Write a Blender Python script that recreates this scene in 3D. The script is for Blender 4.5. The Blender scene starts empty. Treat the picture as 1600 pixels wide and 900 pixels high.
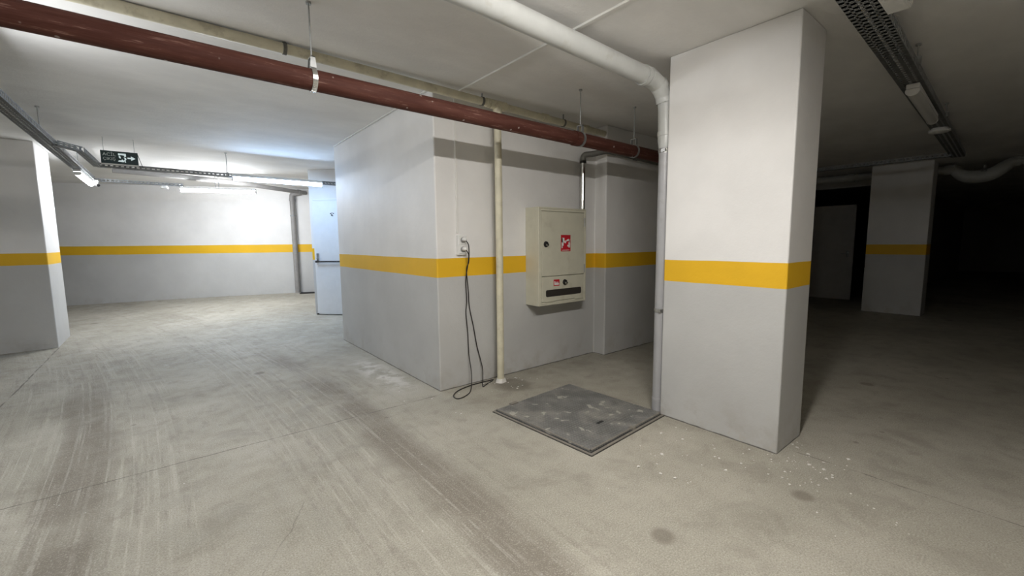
import bpy, bmesh, math, random
from mathutils import Vector, Matrix
random.seed(7)
S = bpy.context.scene
COL = S.collection
PI = math.pi
CEIL = 2.66

# ------------------------------------------------------------------ materials
class G:
    """tiny node-graph helper"""
    def __init__(s, name):
        s.m = bpy.data.materials.new(name); s.m.use_nodes = True
        s.t = s.m.node_tree; s.t.nodes.clear()
        s.out = s.n('ShaderNodeOutputMaterial'); s.b = s.n('ShaderNodeBsdfPrincipled')
        s.l(s.b.outputs[0], s.out.inputs[0])
    def n(s, k): return s.t.nodes.new(k)
    def l(s, a, b): s.t.links.new(a, b)
    def put(s, sock, v):
        if isinstance(v, (int, float)): sock.default_value = v
        elif isinstance(v, tuple): sock.default_value = v if len(v) != 3 or sock.type == 'VECTOR' else (*v, 1)
        else: s.l(v, sock)
    def math(s, op, a, b=0.0, c=None, clamp=False):
        n = s.n('ShaderNodeMath'); n.operation = op; n.use_clamp = clamp
        s.put(n.inputs[0], a); s.put(n.inputs[1], b)
        if c is not None: s.put(n.inputs[2], c)
        return n.outputs[0]
    def pos(s):
        n = s.n('ShaderNodeNewGeometry'); x = s.n('ShaderNodeSeparateXYZ')
        s.l(n.outputs['Position'], x.inputs[0]); return n.outputs['Position'], x.outputs[0], x.outputs[1], x.outputs[2]
    def obj(s):
        n = s.n('ShaderNodeTexCoord'); return n.outputs['Object']
    def comb(s, x, y, z):
        n = s.n('ShaderNodeCombineXYZ')
        for i, v in enumerate((x, y, z)): s.put(n.inputs[i], v)
        return n.outputs[0]
    def noise(s, vec, scale, detail=4, rough=.55, dist=0):
        n = s.n('ShaderNodeTexNoise'); s.l(vec, n.inputs['Vector'])
        n.inputs['Scale'].default_value = scale; n.inputs['Detail'].default_value = detail
        n.inputs['Roughness'].default_value = rough; n.inputs['Distortion'].default_value = dist
        return n.outputs[0]
    def voro(s, vec, scale, feat='F1', rnd=1):
        n = s.n('ShaderNodeTexVoronoi'); n.feature = feat; s.l(vec, n.inputs['Vector'])
        n.inputs['Scale'].default_value = scale; n.inputs['Randomness'].default_value = rnd
        return n.outputs['Distance']
    def ss(s, v, a, b, to0=0.0, to1=1.0):
        n = s.n('ShaderNodeMapRange'); n.interpolation_type = 'SMOOTHSTEP'
        s.put(n.inputs[0], v); n.inputs[1].default_value = a; n.inputs[2].default_value = b
        n.inputs[3].default_value = to0; n.inputs[4].default_value = to1
        return n.outputs[0]
    def mix(s, f, a, b, mode='MIX'):
        n = s.n('ShaderNodeMix'); n.data_type = 'RGBA'; n.blend_type = mode
        s.put(n.inputs[0], f); s.put(n.inputs[6], a); s.put(n.inputs[7], b)
        return n.outputs[2]
    def bump(s, hgt, strength, dist=.01):
        n = s.n('ShaderNodeBump'); n.inputs['Strength'].default_value = strength
        n.inputs['Distance'].default_value = dist; s.l(hgt, n.inputs['Height'])
        s.l(n.outputs[0], s.b.inputs['Normal'])
    def set(s, color=None, rough=None, metal=None, spec=None):
        if color is not None: s.put(s.b.inputs['Base Color'], color)
        if rough is not None: s.put(s.b.inputs['Roughness'], rough)
        if metal is not None: s.put(s.b.inputs['Metallic'], metal)
        if spec is not None: s.put(s.b.inputs['Specular IOR Level'], spec)
        return s.m

WHITE = (.80, .79, .775); GREY = (.53, .53, .52); YELLOW = (.80, .47, .022)

def paint(name, zb, zt):
    g = G(name); p, x, y, z = g.pos()
    wob = g.math('MULTIPLY_ADD', g.noise(p, 3.0, 3), .008, -.004)
    zz = g.math('ADD', z, wob)
    up = g.ss(zz, zt - .0015, zt + .0015); mid = g.ss(zz, zb - .0015, zb + .0015)
    c = g.mix(mid, GREY, YELLOW); c = g.mix(up, c, WHITE)
    cloud = g.ss(g.noise(p, 1.7, 5), .3, .75, .93, 1.03)
    c = g.mix(1.0, c, g.comb(cloud, cloud, cloud), 'MULTIPLY')
    # dried splashes and scuffs near the floor line
    low = g.math('MULTIPLY', g.ss(z, .0, .38, 1, 0), g.ss(g.noise(p, 5, 6, .65), .46, .72))
    c = g.mix(g.math('MULTIPLY', low, .35), c, (.30, .26, .20))
    chip = g.math('MULTIPLY', g.ss(z, .02, .10, 1, 0), g.ss(g.noise(p, 26, 3), .58, .66))
    c = g.mix(g.math('MULTIPLY', chip, .6), c, (.5, .47, .42))
    gap = g.math('SUBTRACT', z, g.math('MULTIPLY', g.noise(p, 9, 4), .016))
    c = g.mix(g.ss(gap, -.004, .004, .8, 0), c, (.06, .052, .042))
    h = g.math('ADD', g.math('MULTIPLY', g.noise(p, 14, 5), .6), g.math('MULTIPLY', g.noise(p, 90, 3), .22))
    g.bump(h, .28, .012)
    return g.set(c, .55, 0, .3)

def ceiling_mat():
    g = G('ceiling_paint'); p, x, y, z = g.pos()
    st = g.noise(g.comb(g.math('MULTIPLY', x, .6), y, z), 2.0, 6, .6)
    k = g.ss(st, .3, .75, .90, 1.03)
    c = g.mix(1.0, (.84, .83, .81), g.comb(k, k, k), 'MULTIPLY')
    h = g.math('ADD', g.math('MULTIPLY', g.noise(g.comb(x, g.math('MULTIPLY', y, 3.0), z), 5, 5), 1.0), g.math('MULTIPLY', g.noise(p, 60, 3), .25))
    g.bump(h, .30, .016)
    return g.set(c, .8, 0, .2)

def floor_mat():
    g = G('dusty_concrete'); p, x, y, z = g.pos()
    n1 = g.noise(p, .9, 6, .6); n2 = g.noise(p, 7, 6, .62); n3 = g.noise(p, 60, 4, .6)
    c = g.mix(g.ss(n1, .35, .68), (.335, .316, .262), (.440, .415, .352))
    c = g.mix(g.math('MULTIPLY', g.ss(n2, .45, .75), .35), c, (.26, .24, .195))
    c = g.mix(g.math('MULTIPLY', g.ss(n3, .5, .8), .25), c, (.52, .50, .45))
    # tyre lanes: wheel tracks run along +Y and bend to the left further in
    yb = g.math('MAXIMUM', g.math('SUBTRACT', y, 2.6), 0.0)
    bend = g.math('MULTIPLY', g.math('POWER', yb, 2.0), .022)
    xs = g.math('ADD', x, bend)
    wob = g.math('MULTIPLY_ADD', g.noise(p, .8, 2), .24, -.12)
    xw = g.math('ADD', xs, wob)
    patch = g.noise(p, 1.6, 4)
    strk = g.noise(g.comb(g.math('MULTIPLY', xs, 34.0), g.math('MULTIPLY', y, .55), 0.0), 1.0, 3, .7)
    fine = g.noise(g.comb(g.math('MULTIPLY', xs, 16.0), g.math('MULTIPLY', y, 1.1), 3.0), 1.0, 4, .75)
    tread = g.voro(g.comb(g.math('MULTIPLY', xs, 1.0), g.math('MULTIPLY', y, 1.6), 0.0), 30)
    near = g.ss(y, 5.5, 9.0, 1, 0)
    def lane(cx, w, soft):
        d = g.math('ABSOLUTE', g.math('SUBTRACT', xw, cx))
        return g.ss(d, w, w + soft, 1, 0)
    dark = g.math('MULTIPLY', lane(1.10, .05, .16), g.ss(patch, .32, .54, .35, 1.0))
    dark2 = g.math('MULTIPLY', lane(-.50, .08, .13), g.ss(patch, .32, .55, .35, 1.0))
    dk = g.math('MULTIPLY', g.math('MULTIPLY', g.math('MAXIMUM', dark, dark2), g.ss(tread, .0, .5, .6, 1.0)), g.ss(y, 4.6, 6.6, 1, .15))
    c = g.mix(g.math('MULTIPLY', dk, .74), c, (.165, .140, .112))
    wide = g.math('MAXIMUM', lane(.80, .20, .30), g.math('MAXIMUM', lane(-.72, .18, .22), lane(-.2, .12, .2)))
    st = g.math('MULTIPLY', g.math('MULTIPLY', wide, near), g.math('MULTIPLY', g.ss(strk, .50, .62), g.ss(n2, .38, .58, .15, 1.0)))
    c = g.mix(g.math('MULTIPLY', st, .42), c, (.57, .54, .48))
    allw = g.math('MAXIMUM', lane(.95, .35, .4), lane(-.5, .35, .4))
    st2 = g.math('MULTIPLY', allw, g.math('MULTIPLY', g.ss(fine, .50, .64), g.ss(g.noise(p, 22, 3), .35, .6, .3, 1.0)))
    c = g.mix(g.math('MULTIPLY', st2, .42), c, (.19, .167, .138))
    grit = g.noise(p, 140, 2, .6)
    c = g.mix(g.math('MULTIPLY', g.ss(grit, .50, .66), .42), c, (.17, .155, .125))
    c = g.mix(g.math('MULTIPLY', g.ss(grit, .46, .34), .38), c, (.56, .54, .48))
    c = g.mix(g.math('MULTIPLY', g.ss(g.noise(p, 3.3, 6, .7, .5), .50, .66), .36), c, (.22, .20, .165))
    # dusty sweep marks in the turning area
    sw = g.noise(g.comb(g.math('ADD', g.math('MULTIPLY', x, 5.0), g.math('MULTIPLY', y, 2.0)), g.math('MULTIPLY', y, 4.0), 0.0), 1.0, 5, .7, 1.2)
    c = g.mix(g.math('MULTIPLY', g.math('MULTIPLY', g.ss(y, 4.0, 6.5), g.ss(sw, .5, .68)), .38), c, (.46, .445, .41))
    # plaster dust beside the block
    dw = g.math('MULTIPLY', g.math('MULTIPLY', g.ss(g.math('ABSOLUTE', g.math('SUBTRACT', x, 1.62)), .05, .24, 1, 0), g.ss(g.math('ABSOLUTE', g.math('SUBTRACT', y, 4.2)), .2, 1.0, 1, 0)), g.ss(n2, .42, .6))
    c = g.mix(g.math('MULTIPLY', dw, .75), c, (.66, .64, .60))
    # damp stain at the foot of the pole
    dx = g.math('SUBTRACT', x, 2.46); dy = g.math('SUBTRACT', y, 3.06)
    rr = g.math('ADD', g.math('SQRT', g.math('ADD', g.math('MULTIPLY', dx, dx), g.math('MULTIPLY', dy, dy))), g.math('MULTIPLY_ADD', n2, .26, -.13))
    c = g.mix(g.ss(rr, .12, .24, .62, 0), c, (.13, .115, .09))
    # round oily spots
    v = g.voro(p, 1.15)
    c = g.mix(g.math('MULTIPLY', g.ss(g.math('ADD', v, g.math('MULTIPLY_ADD', n2, .06, -.03)), .045, .085, 1, 0), .6), c, (.15, .13, .105))
    v2 = g.voro(p, 4.1)
    c = g.mix(g.math('MULTIPLY', g.ss(v2, .05, .09, 1, 0), g.ss(n1, .48, .58, 0, .6)), c, (.15, .13, .11))
    # white specks of plaster
    v3 = g.voro(p, 13)
    c = g.mix(g.math('MULTIPLY', g.ss(v3, .035, .06, 1, 0), g.ss(g.noise(p, 1.3, 3), .50, .60, 0, .9)), c, (.74, .72, .68))
    # saw-cut joints and one crack
    def line(a, half, lo, hi, ax):
        d = g.math('ABSOLUTE', a)
        k = g.ss(d, half * .5, half * 1.5, 1, 0)
        return g.math('MULTIPLY', k, g.math('MULTIPLY', g.ss(ax, lo, lo + .05), g.ss(ax, hi - .05, hi, 1, 0)))
    wv = g.math('MULTIPLY_ADD', g.noise(p, 5, 3), .02, -.01)
    j = line(g.math('ADD', g.math('SUBTRACT', y, 3.265), wv), .0045, -6, 1.83, x)
    j = g.math('MAXIMUM', j, line(g.math('ADD', g.math('SUBTRACT', x, -1.215), wv), .006, -6, 7.97, y))
    j = g.math('MAXIMUM', j, line(g.math('ADD', g.math('SUBTRACT', x, 3.03), wv), .004, -6, .93, y))
    cr = g.math('SUBTRACT', g.math('SUBTRACT', x, g.math('MULTIPLY', y, .55)), -.83)
    j = g.math('MAXIMUM', j, g.math('MULTIPLY', .5, line(g.math('ADD', cr, g.math('MULTIPLY_ADD', g.noise(p, 3, 4), .10, -.05)), .003, 1.4, 2.35, y)))
    c = g.mix(g.math('MULTIPLY', j, g.ss(n2, .38, .55, .12, .75)), c, (.11, .10, .085))
    hgt = g.math('ADD', g.math('MULTIPLY', n2, .5), g.math('MULTIPLY', n3, .35))
    hgt = g.math('ADD', hgt, g.math('MULTIPLY', g.math('MULTIPLY', allw, strk), .5))
    g.bump(hgt, .35, .012)
    return g.set(c, g.ss(n2, .3, .7, .62, .85), 0, .3)

def plain(name, col, rough=.5, metal=0, var=.08, scale=9, bumps=.08, dirt=None, dirtk=.4, dscale=12, spec=.5):
    g = G(name); o = g.obj()
    k = g.ss(g.noise(o, scale, 4), .3, .7, 1 - var, 1 + var)
    c = g.mix(1.0, col, g.comb(k, k, k), 'MULTIPLY')
    if dirt: c = g.mix(g.math('MULTIPLY', g.ss(g.noise(o, dscale, 6, .65), .55, .68), dirtk), c, dirt)
    if bumps: g.bump(g.noise(o, scale * 6, 3), bumps, .004)
    return g.set(c, rough, metal, spec)

def red_pipe_mat():
    g = G('red_oxide_paint'); o = g.obj(); n = g.n('ShaderNodeSeparateXYZ'); g.l(o, n.inputs[0])
    v = g.comb(g.math('MULTIPLY', n.outputs[0], 1.2), g.math('MULTIPLY', n.outputs[1], 12.0), g.math('MULTIPLY', n.outputs[2], 12.0))
    st = g.noise(v, 2.2, 6, .7)
    c = g.mix(g.ss(st, .35, .7), (.072, .023, .016), (.118, .046, .034))
    c = g.mix(g.math('MULTIPLY', g.ss(g.noise(v, 4.5, 5, .7), .57, .68), .5), c, (.33, .20, .165))
    c = g.mix(g.math('MULTIPLY', g.ss(g.voro(o, 9), .05, .09, 1, 0), .6), c, (.60, .52, .48))
    g.bump(st, .1, .004)
    return g.set(c, .7, 0, .25)

def plate_mat():
    g = G('chequer_plate'); o = g.obj(); n = g.n('ShaderNodeSeparateXYZ'); g.l(o, n.inputs[0])
    a = g.math('MULTIPLY', g.math('ADD', n.outputs[0], n.outputs[1]), 120.0); b = g.math('MULTIPLY', g.math('SUBTRACT', n.outputs[0], n.outputs[1]), 120.0)
    pat = g.math('MULTIPLY', g.math('SINE', a), g.math('SINE', b))
    lug = g.ss(pat, .15, .7)
    c = g.mix(g.ss(g.noise(o, 5, 5, .6), .35, .65), (.165, .165, .158), (.25, .247, .235))
    c = g.mix(g.math('MULTIPLY', lug, .45), c, (.31, .305, .29))
    c = g.mix(g.math('MULTIPLY', g.ss(g.noise(o, 40, 4, .7), .5, .68), .4), c, (.12, .115, .105))
    dust = g.ss(g.noise(o, 2.6, 6, .7), .47, .68)
    c = g.mix(g.math('MULTIPLY', dust, .65), c, (.34, .325, .285))
    spl = g.math('MULTIPLY', g.ss(g.noise(o, 11, 3, .5, .4), .61, .67), .75)
    c = g.mix(spl, c, (.55, .53, .47))
    g.bump(lug, .8, .008)
    return g.set(c, .6, .2, .4)

def emit(name, col, strength):
    g = G(name); e = g.n('ShaderNodeEmission')
    e.inputs[0].default_value = (*col, 1); e.inputs[1].default_value = strength
    g.l(e.outputs[0], g.out.inputs[0]); return g.m

M = dict(
    ceil=ceiling_mat(), floor=floor_mat(),
    wall=paint('wall_paint', 1.042, 1.212), column=paint('column_paint', 1.052, 1.210),
    colleft=paint('left_column_paint', 1.120, 1.270), fardark=paint('far_column_paint', 1.072, 1.250),
    entry=paint('entry_wall_paint', 1.07, 1.276), far=paint('far_wall_paint', 1.165, 1.350),
    red=red_pipe_mat(), plate=plate_mat(),
    beige=plain('cream_pipe', (.62, .58, .44), .45, dirt=(.30, .26, .18), dirtk=.45, dscale=7),
    pvc=plain('white_plastic_pipe', (.53, .54, .525), .35, var=.04, dirt=(.36, .34, .28), dirtk=.35, dscale=6),
    pvcgrey=plain('grey_plastic_pipe', (.37, .37, .38), .4, var=.04, dirt=(.25, .24, .22), dirtk=.3, dscale=6),
    farpipe=plain('far_grey_pipe', (.27, .26, .25), .5),
    galv=plain('galvanised_steel', (.42, .43, .43), .38, .75, var=.12, scale=25),
    galvdull=plain('dull_steel_tray', (.27, .28, .285), .55, .35, var=.15, scale=20),
    chrome=plain('bright_steel_pipe', (.84, .83, .81), .18, 1.0, var=.05),
    steelclamp=plain('clamp_steel', (.62, .62, .60), .25, .9, var=.05),
    darkpipe=plain('weathered_pipe', (.145, .142, .125), .6, .2, dirt=(.3, .28, .24), dirtk=.4),
    cab=plain('cream_cabinet_enamel', (.60, .58, .468), .42, var=.03, bumps=.03, dirt=(.32, .28, .2), dirtk=.25, dscale=4),
    black=plain('black_plastic', (.012, .011, .011), .45, var=.1),
    rubber=plain('black_cable', (.016, .014, .013), .5, var=.1),
    slot=plain('dark_brown_plastic', (.035, .030, .026), .5),
    red_sign=plain('red_sticker', (.52, .018, .03), .4, var=.03, bumps=0),
    white_sign=plain('white_print', (.78, .76, .74), .5, var=.02, bumps=0),
    plastic=plain('white_fitting_plastic', (.74, .74, .72), .4, var=.03, bumps=0),
    conduit=plain('white_conduit', (.76, .75, .72), .5, var=.03, bumps=.03),
    door=plain('white_door_paint', (.76, .77, .78), .4, var=.02, bumps=.02),
    darkdoor=plain('far_door_paint', (.55, .53, .50), .5, var=.03),
    green=plain('dark_green_sign_face', (.006, .030, .034), .35, var=.05, bumps=0),
    pale=emit('backlit_white_print', (.80, .95, .95), .30),
    paletext=plain('pale_letter_print', (.66, .74, .74), .5, var=.02, bumps=0),
    frame=plain('rusty_frame_steel', (.23, .21, .18), .7, .1, dirt=(.36, .33, .27), dirtk=.6),
    chip=plain('plaster_chip', (.70, .68, .64), .8),
    mortar=plain('grey_mortar', (.36, .34, .30), .9, scale=30),
    offtube=plain('unlit_diffuser', (.60, .60, .58), .35, var=.02, bumps=0),
    voidm=plain('near_black_iron', (.02, .02, .02), .7),
)
WARM = (1.0, .965, .92); COOL = (.44, .66, 1.0); NEUT = (.93, .96, 1.0)
LAMP = dict(
    near=emit('lamp_light_warm', WARM, 120), fill=emit('fill_light_warm', WARM, 18), cool=emit('lamp_light_cool', COOL, 33),
    far=emit('lamp_light_far', NEUT, 90), end=emit('lamp_light_end', NEUT, 17), left=emit('lamp_light_left', (.95, .975, 1.0), 38),
)

# ------------------------------------------------------------------ mesh helpers
class MB:
    def __init__(s): s.bm = bmesh.new()
    def box(s, x0, x1, y0, y1, z0, z1, bevel=0):
        r = bmesh.ops.create_cube(s.bm, size=1)
        for v in r['verts']:
            v.co = Vector(((x0 + x1) / 2 + v.co.x * (x1 - x0), (y0 + y1) / 2 + v.co.y * (y1 - y0), (z0 + z1) / 2 + v.co.z * (z1 - z0)))
        if bevel:
            ed = list({e for v in r['verts'] for e in v.link_edges})
            bmesh.ops.bevel(s.bm, geom=ed, offset=bevel, segments=2, affect='EDGES', profile=.5)
        return s
    def obox(s, a, b, w, h, up=Vector((0, 0, 1))):
        """bar from a to b, w wide, h high (centred)"""
        a, b = Vector(a), Vector(b); d = (b - a); L = d.length; d.normalize()
        side = d.cross(up)
        if side.length < 1e-4: side = Vector((1, 0, 0))
        side.normalize(); u = side.cross(d)
        vs = []
        for t in (0, L):
            for i, j in ((-1, -1), (1, -1), (1, 1), (-1, 1)):
                vs.append(s.bm.verts.new(a + d * t + side * (i * w / 2) + u * (j * h / 2)))
        for f in ((3, 2, 1, 0), (4, 5, 6, 7), (0, 1, 5, 4), (1, 2, 6, 5), (2, 3, 7, 6), (3, 0, 4, 7)):
            s.bm.faces.new([vs[i] for i in f])
        return s
    def prism(s, poly, z0, z1):
        lo = [s.bm.verts.new((x, y, z0)) for x, y in poly]; hi = [s.bm.verts.new((x, y, z1)) for x, y in poly]
        n = len(poly)
        s.bm.faces.new(lo[::-1]); s.bm.faces.new(hi)
        for i in range(n): s.bm.faces.new((lo[i], lo[(i + 1) % n], hi[(i + 1) % n], hi[i]))
        return s
    def slab(s, poly, y0, y1):
        """polygon given in x,z extruded along y"""
        lo = [s.bm.verts.new((x, y0, z)) for x, z in poly]; hi = [s.bm.verts.new((x, y1, z)) for x, z in poly]
        n = len(poly)
        s.bm.faces.new(lo); s.bm.faces.new(hi[::-1])
        for i in range(n): s.bm.faces.new((lo[(i + 1) % n], lo[i], hi[i], hi[(i + 1) % n]))
        return s
    def tube(s, pts, r, seg=20, cap=True, rads=None):
        pts = [Vector(p) for p in pts]; rings = []
        t0 = (pts[1] - pts[0]).normalized()
        ref = Vector((0, 0, 1)) if abs(t0.z) < .9 else Vector((0, 1, 0))
        nrm = t0.cross(ref).normalized(); prev = t0
        for i, p in enumerate(pts):
            if i == 0: t = t0
            elif i == len(pts) - 1: t = (pts[i] - pts[i - 1]).normalized()
            else:
                t = (pts[i + 1] - pts[i]).normalized() + (pts[i] - pts[i - 1]).normalized()
                t = t.normalized() if t.length > 1e-6 else prev
            q = prev.rotation_difference(t); nrm = q @ nrm; prev = t
            bn = t.cross(nrm).normalized(); nrm = bn.cross(t).normalized()
            rr = rads[i] if rads else r
            rings.append([s.bm.verts.new(p + (nrm * math.cos(a) + bn * math.sin(a)) * rr) for a in [2 * PI * k / seg for k in range(seg)]])
        for a, b in zip(rings, rings[1:]):
            for k in range(seg): s.bm.faces.new((a[k], a[(k + 1) % seg], b[(k + 1) % seg], b[k]))
        if cap: s.bm.faces.new(rings[0][::-1]); s.bm.faces.new(rings[-1])
        return s
    def sphere(s, c, r, sc=(1, 1, 1), u=16, v=10):
        q = bmesh.ops.create_uvsphere(s.bm, u_segments=u, v_segments=v, radius=r)
        for w in q['verts']: w.co = Vector(c) + Vector((w.co.x * sc[0], w.co.y * sc[1], w.co.z * sc[2]))
        return s
    def build(s, name, m, parent=None, smooth=None, bevel=0):
        bmesh.ops.recalc_face_normals(s.bm, faces=s.bm.faces)
        me = bpy.data.meshes.new(name); s.bm.to_mesh(me); s.bm.free()
        o = bpy.data.objects.new(name, me); COL.objects.link(o)
        me.materials.append(m)
        if smooth is not None:
            for p in me.polygons: p.use_smooth = True
            ang = math.radians(smooth)
            bm = bmesh.new(); bm.from_mesh(me)
            for e in bm.edges:
                if len(e.link_faces) == 2 and e.calc_face_angle(0) > ang: e.smooth = False
            bm.to_mesh(me); bm.free()
        if bevel:
            b = o.modifiers.new('bevel', 'BEVEL'); b.width = bevel; b.segments = 2; b.limit_method = 'ANGLE'
        if parent: o.parent = parent
        return o

def fillet(pts, r, n=8):
    pts = [Vector(p) for p in pts]; out = [pts[0]]
    for a, b, c in zip(pts, pts[1:], pts[2:]):
        d0 = (a - b); d1 = (c - b); l = min(r, d0.length * .49, d1.length * .49)
        p0 = b + d0.normalized() * l; p1 = b + d1.normalized() * l
        for k in range(n + 1):
            t = k / n; out.append(p0 * (1 - t) ** 2 + b * 2 * t * (1 - t) + p1 * t * t)
    out.append(pts[-1]); return out

def spline(pts, n=8):
    pts = [Vector(p) for p in pts]; out = []
    P = [pts[0]] + pts + [pts[-1]]
    for i in range(1, len(P) - 2):
        for k in range(n):
            t = k / n; a, b, c, d = P[i - 1:i + 3]
            out.append(.5 * ((2 * b) + (c - a) * t + (2 * a - 5 * b + 4 * c - d) * t * t + (3 * b - a - 3 * c + d) * t ** 3))
    out.append(pts[-1]); return out

def tag(o, label, cat, group=None):
    o['label'] = label; o['category'] = cat
    if group: o['group'] = group
    return o
def thing(name, label, cat, loc=(0, 0, 0), rz=0, group=None):
    o = bpy.data.objects.new(name, None); COL.objects.link(o); o.empty_display_size = .1
    o.location = loc; o.rotation_euler = (0, 0, rz); return tag(o, label, cat, group)
def struct(o):
    o['kind'] = 'structure'; return o

# ------------------------------------------------------------------ the setting
def fh(x, y):
    t = max(0.0, y - 6.0); return max(0.0, t * (.0236 + .0055 * min(max(x, -3), 4)))
bm = bmesh.new(); xs = [-7 + .5 * i for i in range(67)]; ys = [-7 + .5 * i for i in range(47)]
vg = [[bm.verts.new((x, y, fh(x, y))) for y in ys] for x in xs]
for i in range(len(xs) - 1):
    for j in range(len(ys) - 1): bm.faces.new((vg[i][j], vg[i + 1][j], vg[i + 1][j + 1], vg[i][j + 1]))
f = MB(); f.bm.free(); f.bm = bm
struct(f.build('floor', M['floor'], smooth=60))
struct(MB().box(-7, 26, -7, 16, CEIL, CEIL + .2).build('ceiling', M['ceil']))
struct(MB().box(-7.2, -7, -7, 16, -.02, CEIL).build('wall_left', M['wall']))
struct(MB().box(-7.2, 26, -7.2, -7, -.02, CEIL).build('wall_back', M['wall']))
struct(MB().box(-7, 3.2, -2.6, -2.4, -.01, CEIL).build('wall_bounce', M['wall']))  # unseen stub wall added behind the camera to bounce fill light
struct(MB().box(26, 26.2, -7.2, 2.2, -.02, CEIL).build('wall_right', M['mortar']))
# the block in the middle with the shallow pilaster right of the hose cabinet
struct(MB().prism([(1.835, 3.335), (3.955, 3.335), (3.955, 3.17), (10.2, 3.17), (10.2, 6.10), (1.835, 6.10)], -.01, CEIL)
       .build('wall_middle', M['wall'], bevel=.012))
# far wall, running obliquely
fx, fy = .924, -.382
def farp(s, d=0): return (-1.791 + fx * s + .382 * d, 12.893 + fy * s + .924 * d)
struct(MB().prism([farp(-4.9), farp(6.2), farp(6.2, .25), farp(-4.9, .25)], -.02, CEIL).build('wall_far', M['far']))
# wall with the white door, standing at an angle
EA = math.radians(-44.4); EO = (2.005, 8.219, 0)
w = MB().prism([(0, 0), (2.2, 0), (2.2, 1.9), (0, 1.9)], 0, CEIL).build('wall_entry', M['entry'], bevel=.008)
w.location = EO; w.rotation_euler.z = EA; struct(w)
# dark end of the garage on the right: wall pierced by a doorway into an unlit room
g = MB()
g.box(11.9, 12.1, 3.75, 8, -.01, CEIL); g.box(11.9, 12.1, 2.25, 3.75, 2.50, CEIL); g.box(11.9, 12.1, 2.10, 2.25, -.01, CEIL)
struct(g.build('wall_dark', M['fardark']))
struct(MB().box(12.1, 26, 2.10, 2.25, -.01, CEIL).build('wall_partition', M['mortar']))
struct(MB().box(12.1, 16, 5.0, 5.2, -.01, CEIL).build('wall_room', M['fardark']))

# doors
d1 = bpy.data.objects.new('door_1', None); COL.objects.link(d1); d1.location = EO; d1.rotation_euler.z = EA; d1['kind'] = 'structure'
DB, DT = .072, 2.112
MB().box(.052, .075, -.012, .03, DB - .01, DT + .03).box(.075, 1.0, -.012, .0, DT + .006, DT + .03).box(.985, 1.01, -.012, .03, DB - .01, DT + .03).build('door_frame', M['door'], d1, bevel=.003)
leaf = MB().box(.083, .978, -.030, -.003, DB + .012, DT).build('door_leaf', M['door'], d1, bevel=.003)
leaf['label'] = 'white steel door leaf'
bar = MB().tube([(.11, -.085, 1.040), (.95, -.085, 1.040)], .013, 12).box(.10, .135, -.095, -.028, 1.022, 1.058, .004).box(.925, .96, -.095, -.028, 1.022, 1.058, .004).build('panic_bar', M['black'], d1, smooth=40)
bar['label'] = 'black push bar'
MB().box(.105, .145, -.05, -.029, 1.06, 1.19, .006).tube([(.125, -.05, 1.10), (.125, -.075, 1.10)], .009, 10).build('lock_plate', M['galv'], d1)
mk = MB()
for s_, z_, q in ((.405, 1.885, .012), (.43, 1.895, .008), (.455, 1.887, .010), (.425, 1.86, .013), (.44, 1.845, .009), (.415, 1.85, .007)):
    mk.box(s_ - q, s_ + q, -.032, -.0295, z_ - q * .9, z_ + q * .9)
mk.build('door_mark', M['slot'], d1)
MB().box(.05, .085, -.04, -.004, .076, .10).build('floor_stop', M['black'], d1)

d2 = bpy.data.objects.new('door_2', None); COL.objects.link(d2); d2.location = (11.7, 2.56, 0); d2['kind'] = 'structure'
MB().box(-.025, .025, 0, .90, .012, 2.10).build('door_leaf', M['darkdoor'], d2, bevel=.004)
MB().box(-.045, -.024, .07, .12, .96, 1.10, .004).tube(fillet([(-.045, .095, 1.04), (-.085, .095, 1.04), (-.085, .21, 1.04)], .015), .009, 10).build('door_handle', M['galv'], d2, smooth=40)

# ------------------------------------------------------------------ columns
def column(label, x0, x1, y0, y1, m):
    o = MB().box(x0, x1, y0, y1, -.01 if y0 < 7 else .0, CEIL).build('concrete_column', m, bevel=.010)
    # uneven plaster foot line
    return tag(o, label, 'column', 'painted concrete columns')
column('broad white and grey column with a yellow band beside the white drain pipe', 2.897, 3.316, .944, 1.768, M['column'])
column('column with yellow band at the left edge, near the exit sign', -2.05, -1.218, 7.976, 8.83, M['colleft'])
column('shadowed column with dull yellow band standing in the dark right bay', 10.1, 10.52, 1.215, 2.03, M['fardark'])

# ------------------------------------------------------------------ pipes
t = thing('red_pipe', 'long dark red iron pipe hung under the ceiling across the picture', 'pipe', (0, 2.60, 2.2575))
MB().tube([(-6.9, 0, .041), (.7, 0, -.0042), (3.1, 0, -.0186), (8, 0, -.048)], .057, 28).build('pipe', M['red'], t, smooth=40)
MB().tube([(2.79, 0, -.017), (2.845, 0, -.017)], .0625, 28).build('pipe_coupling', M['red'], t, smooth=40)

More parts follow.
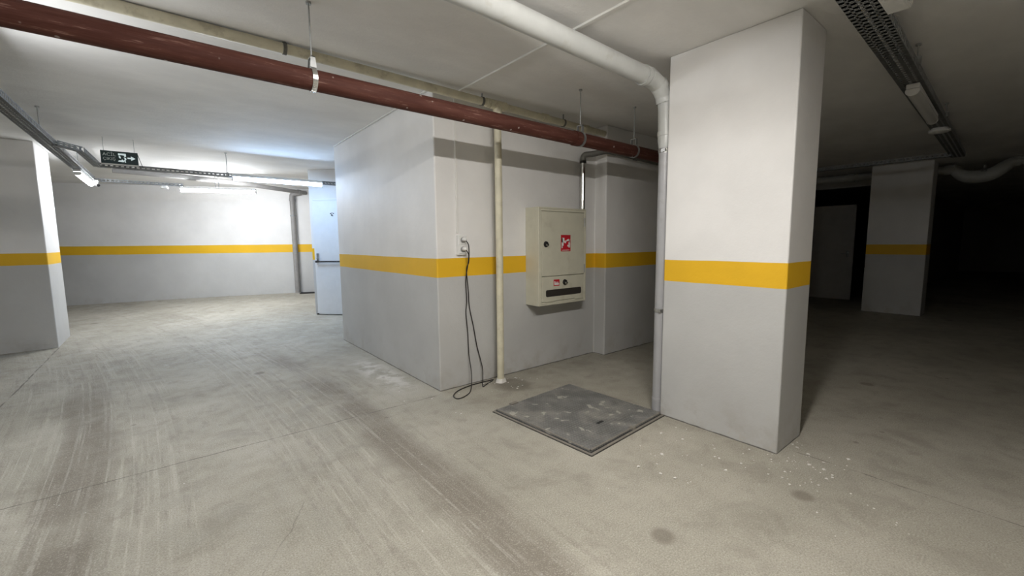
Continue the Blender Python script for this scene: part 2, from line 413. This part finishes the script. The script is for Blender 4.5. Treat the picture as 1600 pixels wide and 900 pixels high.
def pipe_hanger(label, x, y, zc, r, m=M['steelclamp']):
    h = thing('pipe_hanger', label, 'pipe hanger', (x, y, zc), 0, 'steel hangers of the red pipe')
    MB().tube([(0, 0, r + .055), (0, 0, CEIL - zc)], .0045, 10).build('rod', M['galv'], h, smooth=40)
    MB().tube([(0, 0, CEIL - zc - .012), (0, 0, CEIL - zc)], .014, 12).build('anchor_nut', M['galv'], h, smooth=40)
    b = MB(); N = 36
    prof = [(math.sin(a) * (r + .003), math.cos(a) * (r + .003)) for a in [2 * PI * k / N for k in range(N)]]
    for (ya, za), (yb, zb) in zip(prof, prof[1:] + prof[:1]):
        b.obox((0, ya, za), (0, yb * 1.02, zb * 1.02), .026, .004, Vector((0, (ya + yb) / 2, (za + zb) / 2)))
    b.build('clamp_ring', m, h)
    c = MB()
    c.slab([(-.017, r + .002), (.017, r + .002), (.011, r + .062), (-.011, r + .062)], -.030, -.024)
    c.slab([(-.017, r + .002), (.017, r + .002), (.011, r + .062), (-.011, r + .062)], .024, .030)
    c.box(-.011, .011, -.03, .03, r + .056, r + .062)
    c.build('clamp_yoke', M['galv'], h)
    return h
pipe_hanger('bright steel clamp on a long rod holding the red pipe above the block wall', .69, 2.60, 2.2534, .057)
pipe_hanger('rusty clamp on the red pipe right above the hose cabinet', 2.875, 2.60, 2.2403, .057, M['galv'])
pipe_hanger('clamp on the red pipe closest to the white drain pipe', 3.66, 2.60, 2.2355, .057, M['galv'])

# cream pipe under the ceiling with its tee
bz = lambda x: 2.622 - .018 * (x - .7)
t = thing('cream_pipe', 'cream painted pipe along the ceiling behind the red pipe', 'pipe', (0, 3.2, 0))
MB().tube([(-6.9, 0, 2.626), (-.2, 0, 2.626), (.7, 0, bz(.7)), (3.94, 0, bz(3.94))], .033, 24).build('pipe', M['beige'], t, smooth=40)
MB().tube([(2.30, 0, bz(2.3)), (2.33, 0, bz(2.3))], .040, 24).tube([(2.335, 0, bz(2.42)), (2.515, 0, bz(2.42))], .041, 24).tube([(2.425, 0, bz(2.42)), (2.425, 0, 2.50)], .041, 24).build('tee_fitting', M['beige'], t, smooth=40)
MB().tube([(2.98, 0, bz(3)), (3.05, 0, bz(3))], .040, 24).build('coupling', M['beige'], t, smooth=40)
MB().tube([(3.60, 0, bz(3.6)), (3.66, 0, bz(3.6))], .040, 24).build('coupling', M['beige'], t, smooth=40)
def pipe_clip(label, x):
    h = thing('pipe_clip', label, 'pipe clip', (x, 3.2, bz(x)), 0, 'clips of the cream pipe')
    b = MB(); N = 24
    prof = [(math.sin(a) * .036, math.cos(a) * .036) for a in [2 * PI * k / N for k in range(N)]]
    for (ya, za), (yb, zb) in zip(prof, prof[1:] + prof[:1]):
        b.obox((0, ya, za), (0, yb, zb), .022, .004, Vector((0, ya, za)))
    b.build('strap', M['darkpipe'], h)
    MB().tube([(0, 0, .036), (0, 0, CEIL - bz(x))], .007, 10).build('stud', M['galv'], h, smooth=40)
pipe_clip('dark clip on the cream pipe just left of the long hanger rod', .70 - .015)
pipe_clip('dark clip on the cream pipe left of the pole tee', 2.255)
pipe_clip('dark clip on the cream pipe above the hose cabinet', 3.28)

t = thing('standing_pole', 'cream vertical pipe standing against the wall left of the hose cabinet', 'pipe', (2.425, 3.2, 0))
MB().tube([(0, 0, .002), (.004, 0, 1.2), (0, 0, 2.50)], .034, 24).build('pipe', M['beige'], t, smooth=40)
b = MB(); q = bmesh.ops.create_cone(b.bm, cap_ends=True, segments=22, radius1=.052, radius2=.042, depth=.036)
for v in q['verts']:
    v.co.z += .018; k = 1 + .12 * math.sin(v.co.x * 90 + v.co.y * 55); v.co.x *= k; v.co.y *= k
b.build('mortar_collar', M['chip'], t, smooth=50)

# white drain pipe
t = thing('drain_pipe', 'white plastic drain pipe crossing the ceiling and dropping beside the broad column', 'pipe')
RX, RY = 2.955, 1.822
MB().tube([(-6.9, 1.86, 2.592), (1.305, 1.86, 2.563), (2.71, 1.86, 2.522)], .062, 32).build('ceiling_run', M['pvc'], t, smooth=40)
MB().tube([(2.70, 1.86, 2.522), (2.735, 1.86, 2.521)], .069, 32).build('socket', M['pvc'], t, smooth=40)
MB().tube([(2.745, 1.859, 2.521), (2.775, 1.857, 2.519)], .069, 32).build('socket', M['pvc'], t, smooth=40)
MB().tube([(2.69, 1.86, 2.522), (2.80, 1.856, 2.518), (2.895, 1.845, 2.480), (2.945, 1.830, 2.385)], .062, 32, rads=[.063, .064, .062, .056]).build('elbow', M['pvc'], t, smooth=20)
MB().tube([(2.877, 1.848, 2.494), (2.893, 1.845, 2.480), (2.905, 1.842, 2.464)], .0655, 32).build('elbow_seam', M['pvc'], t, smooth=40)
MB().tube([(2.938, 1.832, 2.405), (2.947, 1.829, 2.372)], .063, 32).build('elbow_ring', M['pvc'], t, smooth=40)
MB().tube([(2.945, 1.830, 2.385), (2.951, 1.826, 2.33), (RX, RY, 2.09)], .0535, 32).build('upper_riser', M['pvc'], t, smooth=40)
MB().tube([(RX, RY, 2.16), (RX, RY, 2.13), (RX, RY, 2.125), (RX, RY, 2.09), (RX, RY, 2.04)], .05, 32, rads=[.060, .060, .056, .055, .0475]).build('reducer', M['pvc'], t, smooth=25)
MB().tube([(RX, RY, .10), (RX, RY, 2.06)], .0445, 32).build('riser', M['pvcgrey'], t, smooth=40)
MB().tube([(RX, RY, -.002), (RX, RY, .085), (RX, RY, .10), (RX, RY, .115)], .05, 24, rads=[.047, .047, .050, .046]).build('foot_socket', M['pvcgrey'], t, smooth=30)
def drain_clamp(z):
    MB().tube([(RX, RY, z - .014), (RX, RY, z + .014)], .0485, 32).tube([(RX, RY, z - .006), (RX, RY, z + .006)], .051, 32).box(RX - .058, RX - .040, RY - .035, RY - .012, z - .010, z + .010).build('pipe_clamp', M['steelclamp'], t, smooth=40)
drain_clamp(2.02); drain_clamp(.815)

# pipe down to the hose cabinet
t = thing('sprinkler_pipe', 'bright steel pipe dropping into the hose cabinet, dark and weathered above', 'pipe')
c_ = MB().tube([(3.645, 3.25, 1.695), (3.645, 3.25, 2.24)], .0265, 24).build('riser', M['chrome'], t, smooth=40); c_['label'] = 'bright steel vertical pipe'
MB().tube(fillet([(3.645, 3.25, 2.22), (3.645, 3.25, 2.305), (3.74, 3.18, 2.315), (3.86, 3.10, 2.352), (4.02, 3.10, 2.35)], .05, 5), .032, 20).build('elbow', M['darkpipe'], t, smooth=50)
MB().tube([(4.0, 3.10, 2.35), (5.0, 3.10, 2.318), (9.6, 3.10, 2.30)], .026, 20).tube([(4.38, 3.1, 2.338), (4.43, 3.1, 2.337)], .033, 18).build('ceiling_run', M['darkpipe'], t, smooth=40)
MB().tube([(3.645, 3.25, 2.215), (3.645, 3.25, 2.24)], .035, 20).build('joint_ring', M['black'], t, smooth=40)

# far wall pipes
FP = farp(4.50, -.075)
t = thing('downpipe', 'grey downpipe in front of the far wall near the white door', 'pipe', (FP[0], FP[1], 0), -.392)
MB().tube([(0, 0, .17), (0, 0, 2.42)], .055, 24).build('pipe', M['farpipe'], t, smooth=40)
MB().tube(fillet([(0, 0, 2.38), (0, 0, 2.52), (.20, 0, 2.56)], .09), .060, 20).tube([(0, 0, 2.36), (0, 0, 2.42)], .066, 20).build('elbow', M['farpipe'], t, smooth=40)
for z in (2.02, 1.15): MB().tube([(0, 0, z - .016), (0, 0, z + .016)], .062, 24).build('pipe_clamp', M['galvdull'], t, smooth=40)
MB().tube([(0, 0, .165), (0, 0, .20)], .085, 18, rads=[.10, .06]).build('mortar_collar', M['mortar'], t, smooth=50)
t = thing('waste_pipe', 'grey horizontal pipe below the ceiling above the far lamp', 'pipe')
MB().tube([(-.62, 9.53, 2.575), (.15, 9.63, 2.565), (1.19, 10.0, 2.56), (2.60, 10.92, 2.545)], .045, 20).build('pipe', M['farpipe'], t, smooth=50)
MB().tube([(2.40, 10.79, 2.547), (2.46, 10.83, 2.546)], .055, 20).build('coupling', M['farpipe'], t, smooth=40)
GP = farp(4.60, -.12)
gr = thing('dark_gap_strip', 'black slatted strip for the dark gap at the foot of the grey downpipe', 'drain grate', (GP[0] + .12, GP[1] - .06, fh(GP[0], GP[1]) + .002), -.392)  # black slats on a black base, standing in for a dark gap
b = MB().box(-.17, .17, -.11, -.095, 0, .012).box(-.17, .17, .095, .11, 0, .012)
for k in range(12): b.box(-.165 + k * .029, -.150 + k * .029, -.1, .1, 0, .010)
b.build('slats', M['voidm'], gr)
MB().box(-.17, .17, -.11, .11, -.03, .003).build('black_base', M['voidm'], gr)

# drain trap in the dark bay
t = thing('trap_pipe', 'pale drain pipe with a U-shaped trap under the ceiling of the dark bay', 'pipe', (10.75, 0, 0))
pts = spline([(0, 1.16, 2.545), (0, 1.05, 2.54), (0, .96, 2.45), (0, .86, 2.395), (0, .73, 2.385), (0, .60, 2.41), (0, .49, 2.49), (0, .40, 2.565), (0, .28, 2.582), (0, -.6, 2.60)], 6)
rk = [.068, .070, .090, .105, .108, .105, .095, .078, .068, .068]
rads = [rk[min(i // 6, 9)] + (rk[min(i // 6 + 1, 9)] - rk[min(i // 6, 9)]) * (i % 6) / 6 for i in range(len(pts))]
MB().tube(pts, .068, 24, rads=rads).build('trap_bend', M['pvc'], t, smooth=40)
MB().tube([(0, 1.02, 2.54), (0, 1.16, 2.54)], .082, 24).build('socket', M['pvc'], t, smooth=40)
MB().tube([(0, .30, 2.578), (0, .38, 2.577)], .080, 24).build('socket', M['pvc'], t, smooth=40)
MB().tube([(0, 1.14, 2.54), (0, 3.0, 2.58), (0, 3.1, 2.58)], .066, 24).tube([(0, 2.42, 2.568), (0, 2.52, 2.57)], .080, 24).build('long_run', M['pvc'], t, smooth=40)
MB().tube([(-.06, .68, 2.48), (-.06, .68, 2.56)], .02, 12).tube([(-.09, .68, 2.45), (-.05, .68, 2.50)], .032, 12).build('vent_plug', M['galv'], t, smooth=40)

# thin white conduits
t = thing('cable_conduit', 'thin white conduit across the ceiling and down the wall to the socket', 'conduit')
MB().box(2.04, 2.064, -3.0, 3.335, CEIL - .014, CEIL).build('ceiling_length', M['conduit'], t, bevel=.003)
MB().box(2.040, 2.060, 3.321, 3.335, 1.44, CEIL - .014).build('wall_length', M['conduit'], t, bevel=.003)
tag(MB().box(1.812, 1.834, 3.36, 6.05, CEIL - .014, CEIL).build('corner_conduit', M['conduit'], bevel=.003), 'thin white conduit in the ceiling corner over the block side wall', 'conduit')

# socket and cables
t = thing('wall_socket', 'white double wall socket above the yellow band left of the pole', 'socket', (2.083, 3.335, 1.335))
MB().box(-.046, .046, -.036, 0, -.095, .085, .004).build('back_box', M['plastic'], t)
for z in (.040, -.045):
    s_ = MB().box(-.038, .042, -.043, -.034, z - .038, z + .038, .003).build('socket_face', M['plastic'], t)
    b = MB(); b.tube([(.0, -.0435, z), (.0, -.046, z)], .026, 20).build('socket_well', M['galv'], t, smooth=40)
def cable(label, pts, pz, r=.0045):
    t = thing('power_cable', label, 'cable', (0, 0, 0), 0, 'black cables hanging from the socket')
    MB().tube(spline(pts, 8), r, 10).build('lead', M['rubber'], t, smooth=60)
    MB().tube([(2.088, 3.288, pz), (2.088, 3.262, pz), (2.092, 3.250, pz - .006)], .012, 14, rads=[.018, .017, .010]).build('plug', M['plastic'], t, smooth=40)
FZ = .0065
cable('black cable from the lower outlet, hanging straight and ending in a loop on the floor',
      [(2.09, 3.255, 1.285), (2.115, 3.25, 1.24), (2.125, 3.285, 1.14), (2.118, 3.31, 1.0), (2.13, 3.32, .81), (2.118, 3.32, .70), (2.132, 3.318, .51), (2.135, 3.31, .30), (2.13, 3.27, .16), (2.10, 3.22, .05), (2.03, 3.14, FZ),
       (1.93, 3.075, FZ), (1.862, 3.062, FZ), (1.845, 3.10, FZ), (1.872, 3.165, FZ), (1.96, 3.235, FZ), (2.08, 3.275, FZ), (2.20, 3.290, FZ), (2.34, 3.285, FZ), (2.40, 3.285, FZ)], 1.295)
cable('black cable from the upper outlet, bowing right towards the pole foot',
      [(2.09, 3.255, 1.37), (2.118, 3.25, 1.32), (2.132, 3.275, 1.18), (2.128, 3.31, 1.10), (2.15, 3.32, .90), (2.158, 3.32, .75), (2.198, 3.32, .56), (2.232, 3.318, .37), (2.268, 3.31, .22), (2.282, 3.30, .13), (2.262, 3.27, .05), (2.235, 3.235, FZ + .012), (2.20, 3.18, FZ), (2.24, 3.20, FZ), (2.31, 3.235, FZ), (2.372, 3.26, FZ)], 1.38)

# ------------------------------------------------------------------ hose cabinet
t = thing('fire_hose_cabinet', 'cream steel fire hose cabinet with red sign on the wall', 'hose cabinet', (2.87, 3.335, .70))
W_, H_, D_ = .705, 1.00, .20
b = MB()
b.box(0, W_, -.012, 0, 0, H_)                       # back
b.box(0, .016, -D_, -.012, 0, H_); b.box(W_ - .016, W_, -D_, -.012, 0, H_)
b.box(.016, W_ - .016, -D_, -.012, 0, .016); b.box(.016, W_ - .016, -D_, -.012, H_ - .016, H_)
b.box(.016, .038, -D_, -D_ + .012, .016, H_ - .016); b.box(W_ - .030, W_ - .016, -D_, -D_ + .012, .016, H_ - .016)
b.box(.038, W_ - .030, -D_, -D_ + .012, H_ - .040, H_ - .016); b.box(.038, W_ - .030, -D_, -D_ + .012, .016, .036)
b.build('cabinet_body', M['cab'], t, bevel=.004)
FY = -D_
dr = MB().box(.041, W_ - .033, FY - .001, FY + .016, .302, H_ - .043).build('door', M['cab'], t, bevel=.003)
fl_ = MB().box(.041, W_ - .033, FY - .001, FY + .016, .040, .297).build('lower_flap', M['cab'], t, bevel=.003)
def lock(par, x, z):
    o = MB().tube([(x, FY - .001, z), (x, FY - .014, z)], .030, 24, rads=[.031, .027]).build('lock', M['black'], par, smooth=40)
    MB().tube([(x + .003, FY - .013, z - .006), (x + .003, FY - .030, z - .006)], .013, 16, rads=[.014, .011]).box(x - .010, x + .016, FY - .034, FY - .029, z - .009, z - .003).build('lock_knob', M['chrome'], par, smooth=40)
lock(dr, .098, .628); lock(fl_, .372, .226)
def flat(parent, name, rects, m, y=FY - .003, polys=()):
    b = MB()
    for x0, x1, z0, z1 in rects: b.box(x0, x1, y, y + .0012, z0, z1)
    for p in polys: b.slab(p, y, y + .0012)
    return b.build(name, m, parent)
sg = flat(dr, 'red_sign', [(.312, .456, .552, .722)], M['red_sign'], FY - .0025)
flat(dr, 'sign_symbol', [(.322, .362, .645, .692), (.322, .336, .585, .69), (.336, .350, .61, .65), (.425, .446, .59, .645), (.408, .428, .60, .618), (.432, .446, .64, .675)], M['white_sign'], FY - .0038,
     polys=[[(.360, .640), (.384, .634), (.392, .650), (.384, .668), (.374, .660), (.362, .664)], [(.392, .652), (.418, .662), (.440, .650), (.446, .668), (.424, .680), (.398, .672)]])
flat(dr, 'sign_caption', [(.330 + k * .0125, .338 + k * .0125, .560, .567) for k in range(9)], M['white_sign'], FY - .0038)
s2 = flat(fl_, 'red_label', [(.208, .292, .194, .262)], M['red_sign'], FY - .0025)
flat(fl_, 'label_symbol', [(.216, .284, .205, .224), (.216, .228, .224, .246), (.234, .242, .224, .238), (.250, .258, .224, .238), (.266, .274, .224, .238)], M['white_sign'], FY - .0038)
sl = []
hw, hh, cx_, cz_ = .265, .036, .362, .124
for k in range(24):
    a = 2 * PI * k / 24; ox = hw - hh * .55 if math.cos(a) > 0 else -(hw - hh * .55)
    sl.append((cx_ + ox + hh * .55 * math.cos(a), cz_ + (hh * .45 if math.sin(a) > 0 else -hh * .45) + hh * .55 * math.sin(a)))
MB().slab(sl, FY - .0035, FY).build('grip_slot', M['slot'], fl_)
for x_ in (.08, .52): MB().box(x_, x_ + .14, FY - .012, FY - .001, .036, .046, .003).build('flap_catch', M['cab'], fl_)
for z in (.86, .36): MB().tube([(W_ - .030, FY - .005, z - .045), (W_ - .030, FY - .005, z + .045)], .006, 10).build('hinge', M['galv'], t, smooth=40)

# ------------------------------------------------------------------ manhole
t = thing('manhole_cover', 'square grey chequer plate manhole cover in the floor beside the broad column', 'manhole cover', (2.436, 2.205, 0), math.radians(3.4))
hx, hy = .452, .470
b = MB()
fr = lambda i, o, z: (b.box(-hx - o, -hx - i, -hy - o, hy + .006, -.004, z), b.box(-hx - i, hx + .004, -hy - o, -hy - i, -.004, z))
fr(.012, .030, .006)
b.box(-hx - .012, hx, hy + .003, hy + .010, -.004, .006)
b.build('frame', M['frame'], t)
MB().box(-hx - .037, hx + .004, -hy - .037, hy + .006, -.01, .0012).build('frame_gap', M['voidm'], t)
MB().box(-hx, hx, -hy, hy, .0, .013).build('plate', M['plate'], t, bevel=.003)
MB().box(-hx, -hx + .012, -hy, hy, .013, .016).box(-hx, hx, -hy, -hy + .012, .013, .016).build('plate_rim', M['frame'], t)
MB().box(-.085, -.015, -.262, -.236, .0132, .0145, .0005).build('lift_slot', M['voidm'], t)
MB().box(.025, .060, -hy - .012, -hy + .02, .004, .021).build('hinge_lug', M['frame'], t)
MB().box(-.30, -.23, hy - .02, hy + .012, .010, .022).build('hinge_lug', M['frame'], t)

# crumbs of plaster round the foot of the broad column
b = MB()
for k in range(130):
    if k < 70: x, y = random.gauss(2.85, .22), random.gauss(.80, .18)
    elif k < 95: x, y = random.uniform(2.1, 2.9), random.gauss(1.35, .2)
    elif k < 115: x, y = random.gauss(2.35, .2), random.gauss(3.1, .10)
    else: x, y = random.gauss(1.65, .12), random.gauss(3.9, .5)
    if 2.88 < x < 3.33 and .93 < y < 1.8: continue
    if y > 3.31: y = 3.30 if x > 1.8 else y
    if x > 1.80 and y > 3.30: continue
    if 1.93 < x < 2.93 and 1.68 < y < 2.74: continue
    r = random.choice((.003, .004, .005, .007, .010))
    q = bmesh.ops.create_icosphere(b.bm, subdivisions=1, radius=r)
    for v in q['verts']: v.co = Vector((x + v.co.x * random.uniform(.7, 1.5), y + v.co.y * random.uniform(.7, 1.5), max(0, r * .4 + v.co.z * .5)))
o = tag(b.build('plaster_crumbs', M['chip']), 'white plaster crumbs scattered on the floor around the broad column foot', 'debris'); o['kind'] = 'stuff'

# ------------------------------------------------------------------ cable trays
def ladder(b, a, c, w, h, step=.05):
    a, c = Vector(a), Vector(c); d = (c - a); L = d.length; d.normalize(); sd = d.cross(Vector((0, 0, 1))).normalized(); up = sd.cross(d)
    e = .003
    for s_ in (-1, 1):
        off = sd * (s_ * w / 2)
        b.obox(a + off + up * .006, c + off + up * .006, e, .012); b.obox(a + off + up * (h - .006), c + off + up * (h - .006), e, .012)
        for k in range(int(L / step) + 1):
            p = a + d * min(k * step, L - .012) + off + up * (h / 2); b.obox(p, p + d * .020, e, h - .02)
    for s_ in (-1, -.36, .36, 1):
        ww = w * .17; o2 = sd * (s_ * (w / 2 - ww / 2)); b.obox(a + o2, c + o2, ww, e)
    for k in range(int(L / step) + 1):
        p = a + d * min(k * step, L - .022); b.obox(p, p + d * .022, w, e)
def tray(label, path, w, h, hang=(), ncab=3):
    t = thing('cable_tray', label, 'cable tray', (0, 0, 0), 0, 'perforated steel cable trays')
    b = MB()
    for a, c in zip(path, path[1:]): ladder(b, a, c, w, h)
    b.build('channel', M['galvdull'], t)
    for k in range(ncab):
        off = (k - (ncab - 1) / 2) * w / (ncab + .6)
        pts = []
        for i, p in enumerate(path):
            p = Vector(p); d = (Vector(path[min(i + 1, len(path) - 1)]) - Vector(path[max(i - 1, 0)])).normalized(); sd = d.cross(Vector((0, 0, 1))).normalized()
            pts.append(p + sd * off + Vector((0, 0, .012 + .004 * (k % 2))))
        MB().tube(fillet(pts, .06, 4) if len(pts) > 2 else pts, .0085 if k != 1 else .006, 8).build('cable', [M['rubber'], M['plastic'], M['galvdull']][k % 3], t, smooth=60)
    for p in hang:
        MB().tube([p, (p[0], p[1], CEIL)], .005, 8).tube([(p[0], p[1], CEIL - .012), (p[0], p[1], CEIL)], .016, 10).build('hanger_rod', M['galv'], t, smooth=40)
        MB().box(p[0] - .016, p[0] + .016, p[1] - .02, p[1] + .02, p[2] - .035, p[2] + .012).build('hanger_bracket', M['galv'], t)
    return t
TZ = 2.365
tray('steel cable tray running from the left edge past the left column', [(-.862, .6, TZ), (-.862, 9.25, TZ)], .105, .055,
     hang=[(-.862, 3.6, TZ + .06), (-.862, 6.0, TZ + .06), (-.862, 8.2, TZ + .06)])
tray('narrow steel cable tray bending below the exit sign towards the door', [(-.815, 6.28, 2.36), (-.655, 6.45, 2.345), (-.615, 7.40, 2.327), (2.30, 7.42, 2.318)], .065, .05,
     hang=[(.735, 7.42, 2.375)], ncab=2)
tray('steel cable tray at the back of the bright bay, close to the far lamp', [(-.85, 9.30, TZ - .01), (.28, 9.42, TZ)], .06, .045, ncab=1)
tray('dark steel cable tray over the right bay, near the top edge', [(-3.2, .470, 2.50), (8.85, .830, 2.50)], .140, .055,
     hang=[(1.95, .556, 2.565), (4.05, .620, 2.565), (6.0, .675, 2.565)], ncab=3)
tray('thin cable tray crossing in front of the shadowed column', [(8.47, .86, 2.47), (8.47, 2.60, 2.47)], .10, .05, ncab=1)

# ------------------------------------------------------------------ lamps
def lamp(label, centre, ang, length, lit, rods=None, wide=.062, flush=False):
    t = thing('strip_lamp', label, 'strip lamp', centre, ang, 'linear ceiling strip lamps')
    h = length / 2
    hb = MB().box(-h, h, -wide / 2 - .024, wide / 2 + .024, .0, .028) if flush else MB().box(-h, h, -.037, .037, -.014, .020)
    if flush: hb.box(-h, h, -wide / 2 - .024, -wide / 2 - .020, -.016, .0).box(-h, h, wide / 2 + .020, wide / 2 + .024, -.016, .0)
    hb.build('lamp_housing', M['plastic'], t, bevel=.003)
    b = MB(); N = 14
    if flush: pr = [(wide / 2 * .94 * math.cos(PI * k / N), -.002 - .040 * math.sin(PI * k / N)) for k in range(N + 1)]
    else: pr = [(.038 * math.cos(a_), -.030 - .036 * math.sin(a_)) for a_ in [math.radians(-22 + 224 * k / N) for k in range(N + 1)]]
    A = [b.bm.verts.new((-h + .012, y, z)) for y, z in pr]; B = [b.bm.verts.new((h - .012, y, z)) for y, z in pr]
    for k in range(N): b.bm.faces.new((A[k], A[k + 1], B[k + 1], B[k]))
    b.bm.faces.new((A[0], B[0], B[-1], A[-1]))
    b.build('diffuser', lit, t, smooth=60)
    for s_ in (-1, 1):
        e = MB().slab([(y * 1.08, z - .001) for y, z in pr] , 0, .012)
        for v in e.bm.verts: v.co = Vector((s_ * (h - .012) + s_ * v.co.y, v.co.x, v.co.z))
        e.build('end_cap', M['plastic'], t)
    if rods:
        for q in rods: MB().tube([(q, 0, .028), (q, 0, CEIL - centre[2])], .005, 8).build('hanger_rod', M['galv'], t, smooth=40)
    return t
lamp('bright bluish strip lamp mounted under the narrow tray beside the door', (1.39, 7.345, 2.338), 0, 1.22, LAMP['cool'])
lamp('lit strip lamp hung on rods before the far wall', (.80, 9.56, 2.375), math.radians(-20), 1.19, LAMP['far'], rods=(-.05, .0001))
lamp('lit strip lamp seen end-on beyond the left column', (-.862, 8.66, TZ - .022), PI / 2, 1.30, LAMP['end'])
lamp('lit strip lamp on the left tray, beyond the left picture edge', (-.862, 3.45, TZ - .022), PI / 2, 1.2, LAMP['left'])
lamp('lit strip lamp under the right bay tray, just above the top picture edge', (1.14, .598, 2.470), .0299, 1.22, LAMP['near'], flush=True)
lamp('added unseen fill lamp under the right bay tray, farthest back from the broad column', (-1.9, .509, 2.470), .0299, 1.22, LAMP['fill'], flush=True)  # out-of-view lamp added to fill the block front and left floor
lamp('switched-off strip lamp under the dark tray of the right bay', (4.99, .700, 2.470), .0299, 1.24, M['offtube'])
# fittings on the trays
t = thing('junction_box', 'white junction box on the side of the dark right tray, at the top edge', 'junction box', (2.82, .530, 2.475))
MB().box(-.16, .10, -.045, .045, 0, .090, .006).build('box', M['plastic'], t)
MB().box(-.15, .09, -.050, -.044, .010, .080, .003).build('lid', M['plastic'], t)
def disc(label, c, r, name='ceiling_fitting', group='round white fittings'):
    t = thing(name, label, 'ceiling fitting', c, 0, group)
    MB().tube([(0, 0, -.03), (0, 0, -.022), (0, 0, .0)], r, 24, rads=[r * .75, r, r]).build('cap', M['plastic'], t, smooth=35)
    MB().tube([(0, 0, 0), (0, 0, .018)], r * .8, 20).build('base', M['plastic'], t, smooth=35)
disc('round white fitting under the dark right tray past the unlit lamp', (6.38, .755, 2.482), .085)
disc('small round white fitting under the back tray left of the far lamp', (.02, 9.39, 2.335), .055)
t = thing('tray_end_fitting', 'small white fitting with a dark end at the end of the left tray', 'camera', (-.80, 9.22, 2.29))  # unidentified dark-ended fitting: mount, body and dark tip
MB().box(-.03, .03, -.03, .05, .02, .075, .006).build('mount', M['plastic'], t)
MB().tube([(0, .02, .03), (.03, -.09, -.01)], .024, 16).build('fitting_body', M['plastic'], t, smooth=40)
MB().tube([(.03, -.09, -.01), (.034, -.105, -.015)], .021, 16).build('lens', M['black'], t, smooth=40)

# ------------------------------------------------------------------ exit sign
t = thing('exit_sign', 'dark green emergency exit sign hanging on wires near the left column', 'exit sign', (-.385, 7.17, 2.424), math.radians(-1.2))
MB().box(-.170, .170, -.012, .012, -.075, .075, .003).build('sign_panel', M['green'], t)
MB().box(-.172, .172, -.014, .014, -.088, -.0755, .002).build('bottom_rail', M['plastic'], t)
for x in (-.14, .14): MB().tube([(x, 0, .072), (x * 1.0, 0, CEIL - 2.424)], .0022, 6).build('wire', M['galv'], t)
MB().tube([(.168, .002, .06), (.182, .01, .0), (.205, .12, -.09)], .003, 6).build('power_lead', M['rubber'], t)
def words(txt, x, z, size, m):
    cu = bpy.data.curves.new('letters', 'FONT'); cu.body = txt; cu.size = size; cu.extrude = .0006; cu.align_x = 'LEFT'
    o = bpy.data.objects.new('letters_src', cu); COL.objects.link(o)
    bpy.context.view_layer.update()
    me = bpy.data.meshes.new_from_object(o.evaluated_get(bpy.context.evaluated_depsgraph_get()))
    bpy.data.objects.remove(o)
    n = bpy.data.objects.new('lettering', me); COL.objects.link(n); me.materials.clear(); me.materials.append(m)
    n.parent = t; n.location = (x, -.0135, z); n.rotation_euler = (PI / 2, 0, 0); return n
words('AC\u0130L', -.152, .014, .052, M['paletext']); words('\u00c7IKI\u015e', -.152, -.036, .046, M['paletext'])
P = MB(); y0, y1 = -.0145, -.0125
def poly(pts): P.slab(pts, y0, y1)
# doorway of the pictogram with the runner cut through it
poly([(-.012, .052), (.060, .052), (.060, .020), (.046, .012), (.040, .030), (.010, .034), (-.004, .024), (-.012, .030)])
poly([(-.008, .016), (.006, .022), (.012, -.004), (.002, -.008), (-.006, .002)])
poly([(.036, .014), (.048, .002), (.058, .004), (.060, -.018), (.050, -.030), (.056, -.052), (.044, -.052), (.038, -.030), (.046, -.014)])
poly([(-.020, -.046), (.034, -.050), (.040, -.034), (.022, -.018), (.014, -.030), (-.008, -.032)])
poly([(.072, .009), (.104, .009), (.104, .028), (.146, .001), (.104, -.026), (.104, -.007), (.072, -.007)])
P.build('running_man_pictogram', M['pale'], t)

# ------------------------------------------------------------------ world, camera, look
wd = bpy.data.worlds.new('dark'); S.world = wd; wd.use_nodes = True
wd.node_tree.nodes['Background'].inputs[0].default_value = (0, 0, 0, 1)
cam = bpy.data.cameras.new('camera'); co = bpy.data.objects.new('camera', cam); COL.objects.link(co)
yaw, pit, rol = math.radians(51.162), math.radians(6.146), math.radians(-.53)
fw = Vector((math.cos(yaw) * math.cos(pit), math.sin(yaw) * math.cos(pit), -math.sin(pit)))
r0 = Vector((math.sin(yaw), -math.cos(yaw), 0)); u0 = r0.cross(fw)
r1 = r0 * math.cos(rol) + u0 * math.sin(rol); u1 = -r0 * math.sin(rol) + u0 * math.cos(rol)
m4 = Matrix.Identity(4)
for i in range(3): m4[i][0] = r1[i]; m4[i][1] = u1[i]; m4[i][2] = -fw[i]; m4[i][3] = (0, 0, 1.35)[i]
co.matrix_world = m4
cam.sensor_width = 36; cam.lens = 662.07 * 36 / 1600; cam.clip_start = .05; cam.clip_end = 100
S.camera = co
S.view_settings.view_transform = 'Standard'; S.view_settings.look = 'None'
S.view_settings.gamma = 1; S.view_settings.use_curve_mapping = False; S.view_settings.exposure = 1.15
cy = S.cycles
cy.use_denoising = True; cy.max_bounces = 8; cy.diffuse_bounces = 5; cy.sample_clamp_indirect = 6; cy.caustics_reflective = False; cy.caustics_refractive = False
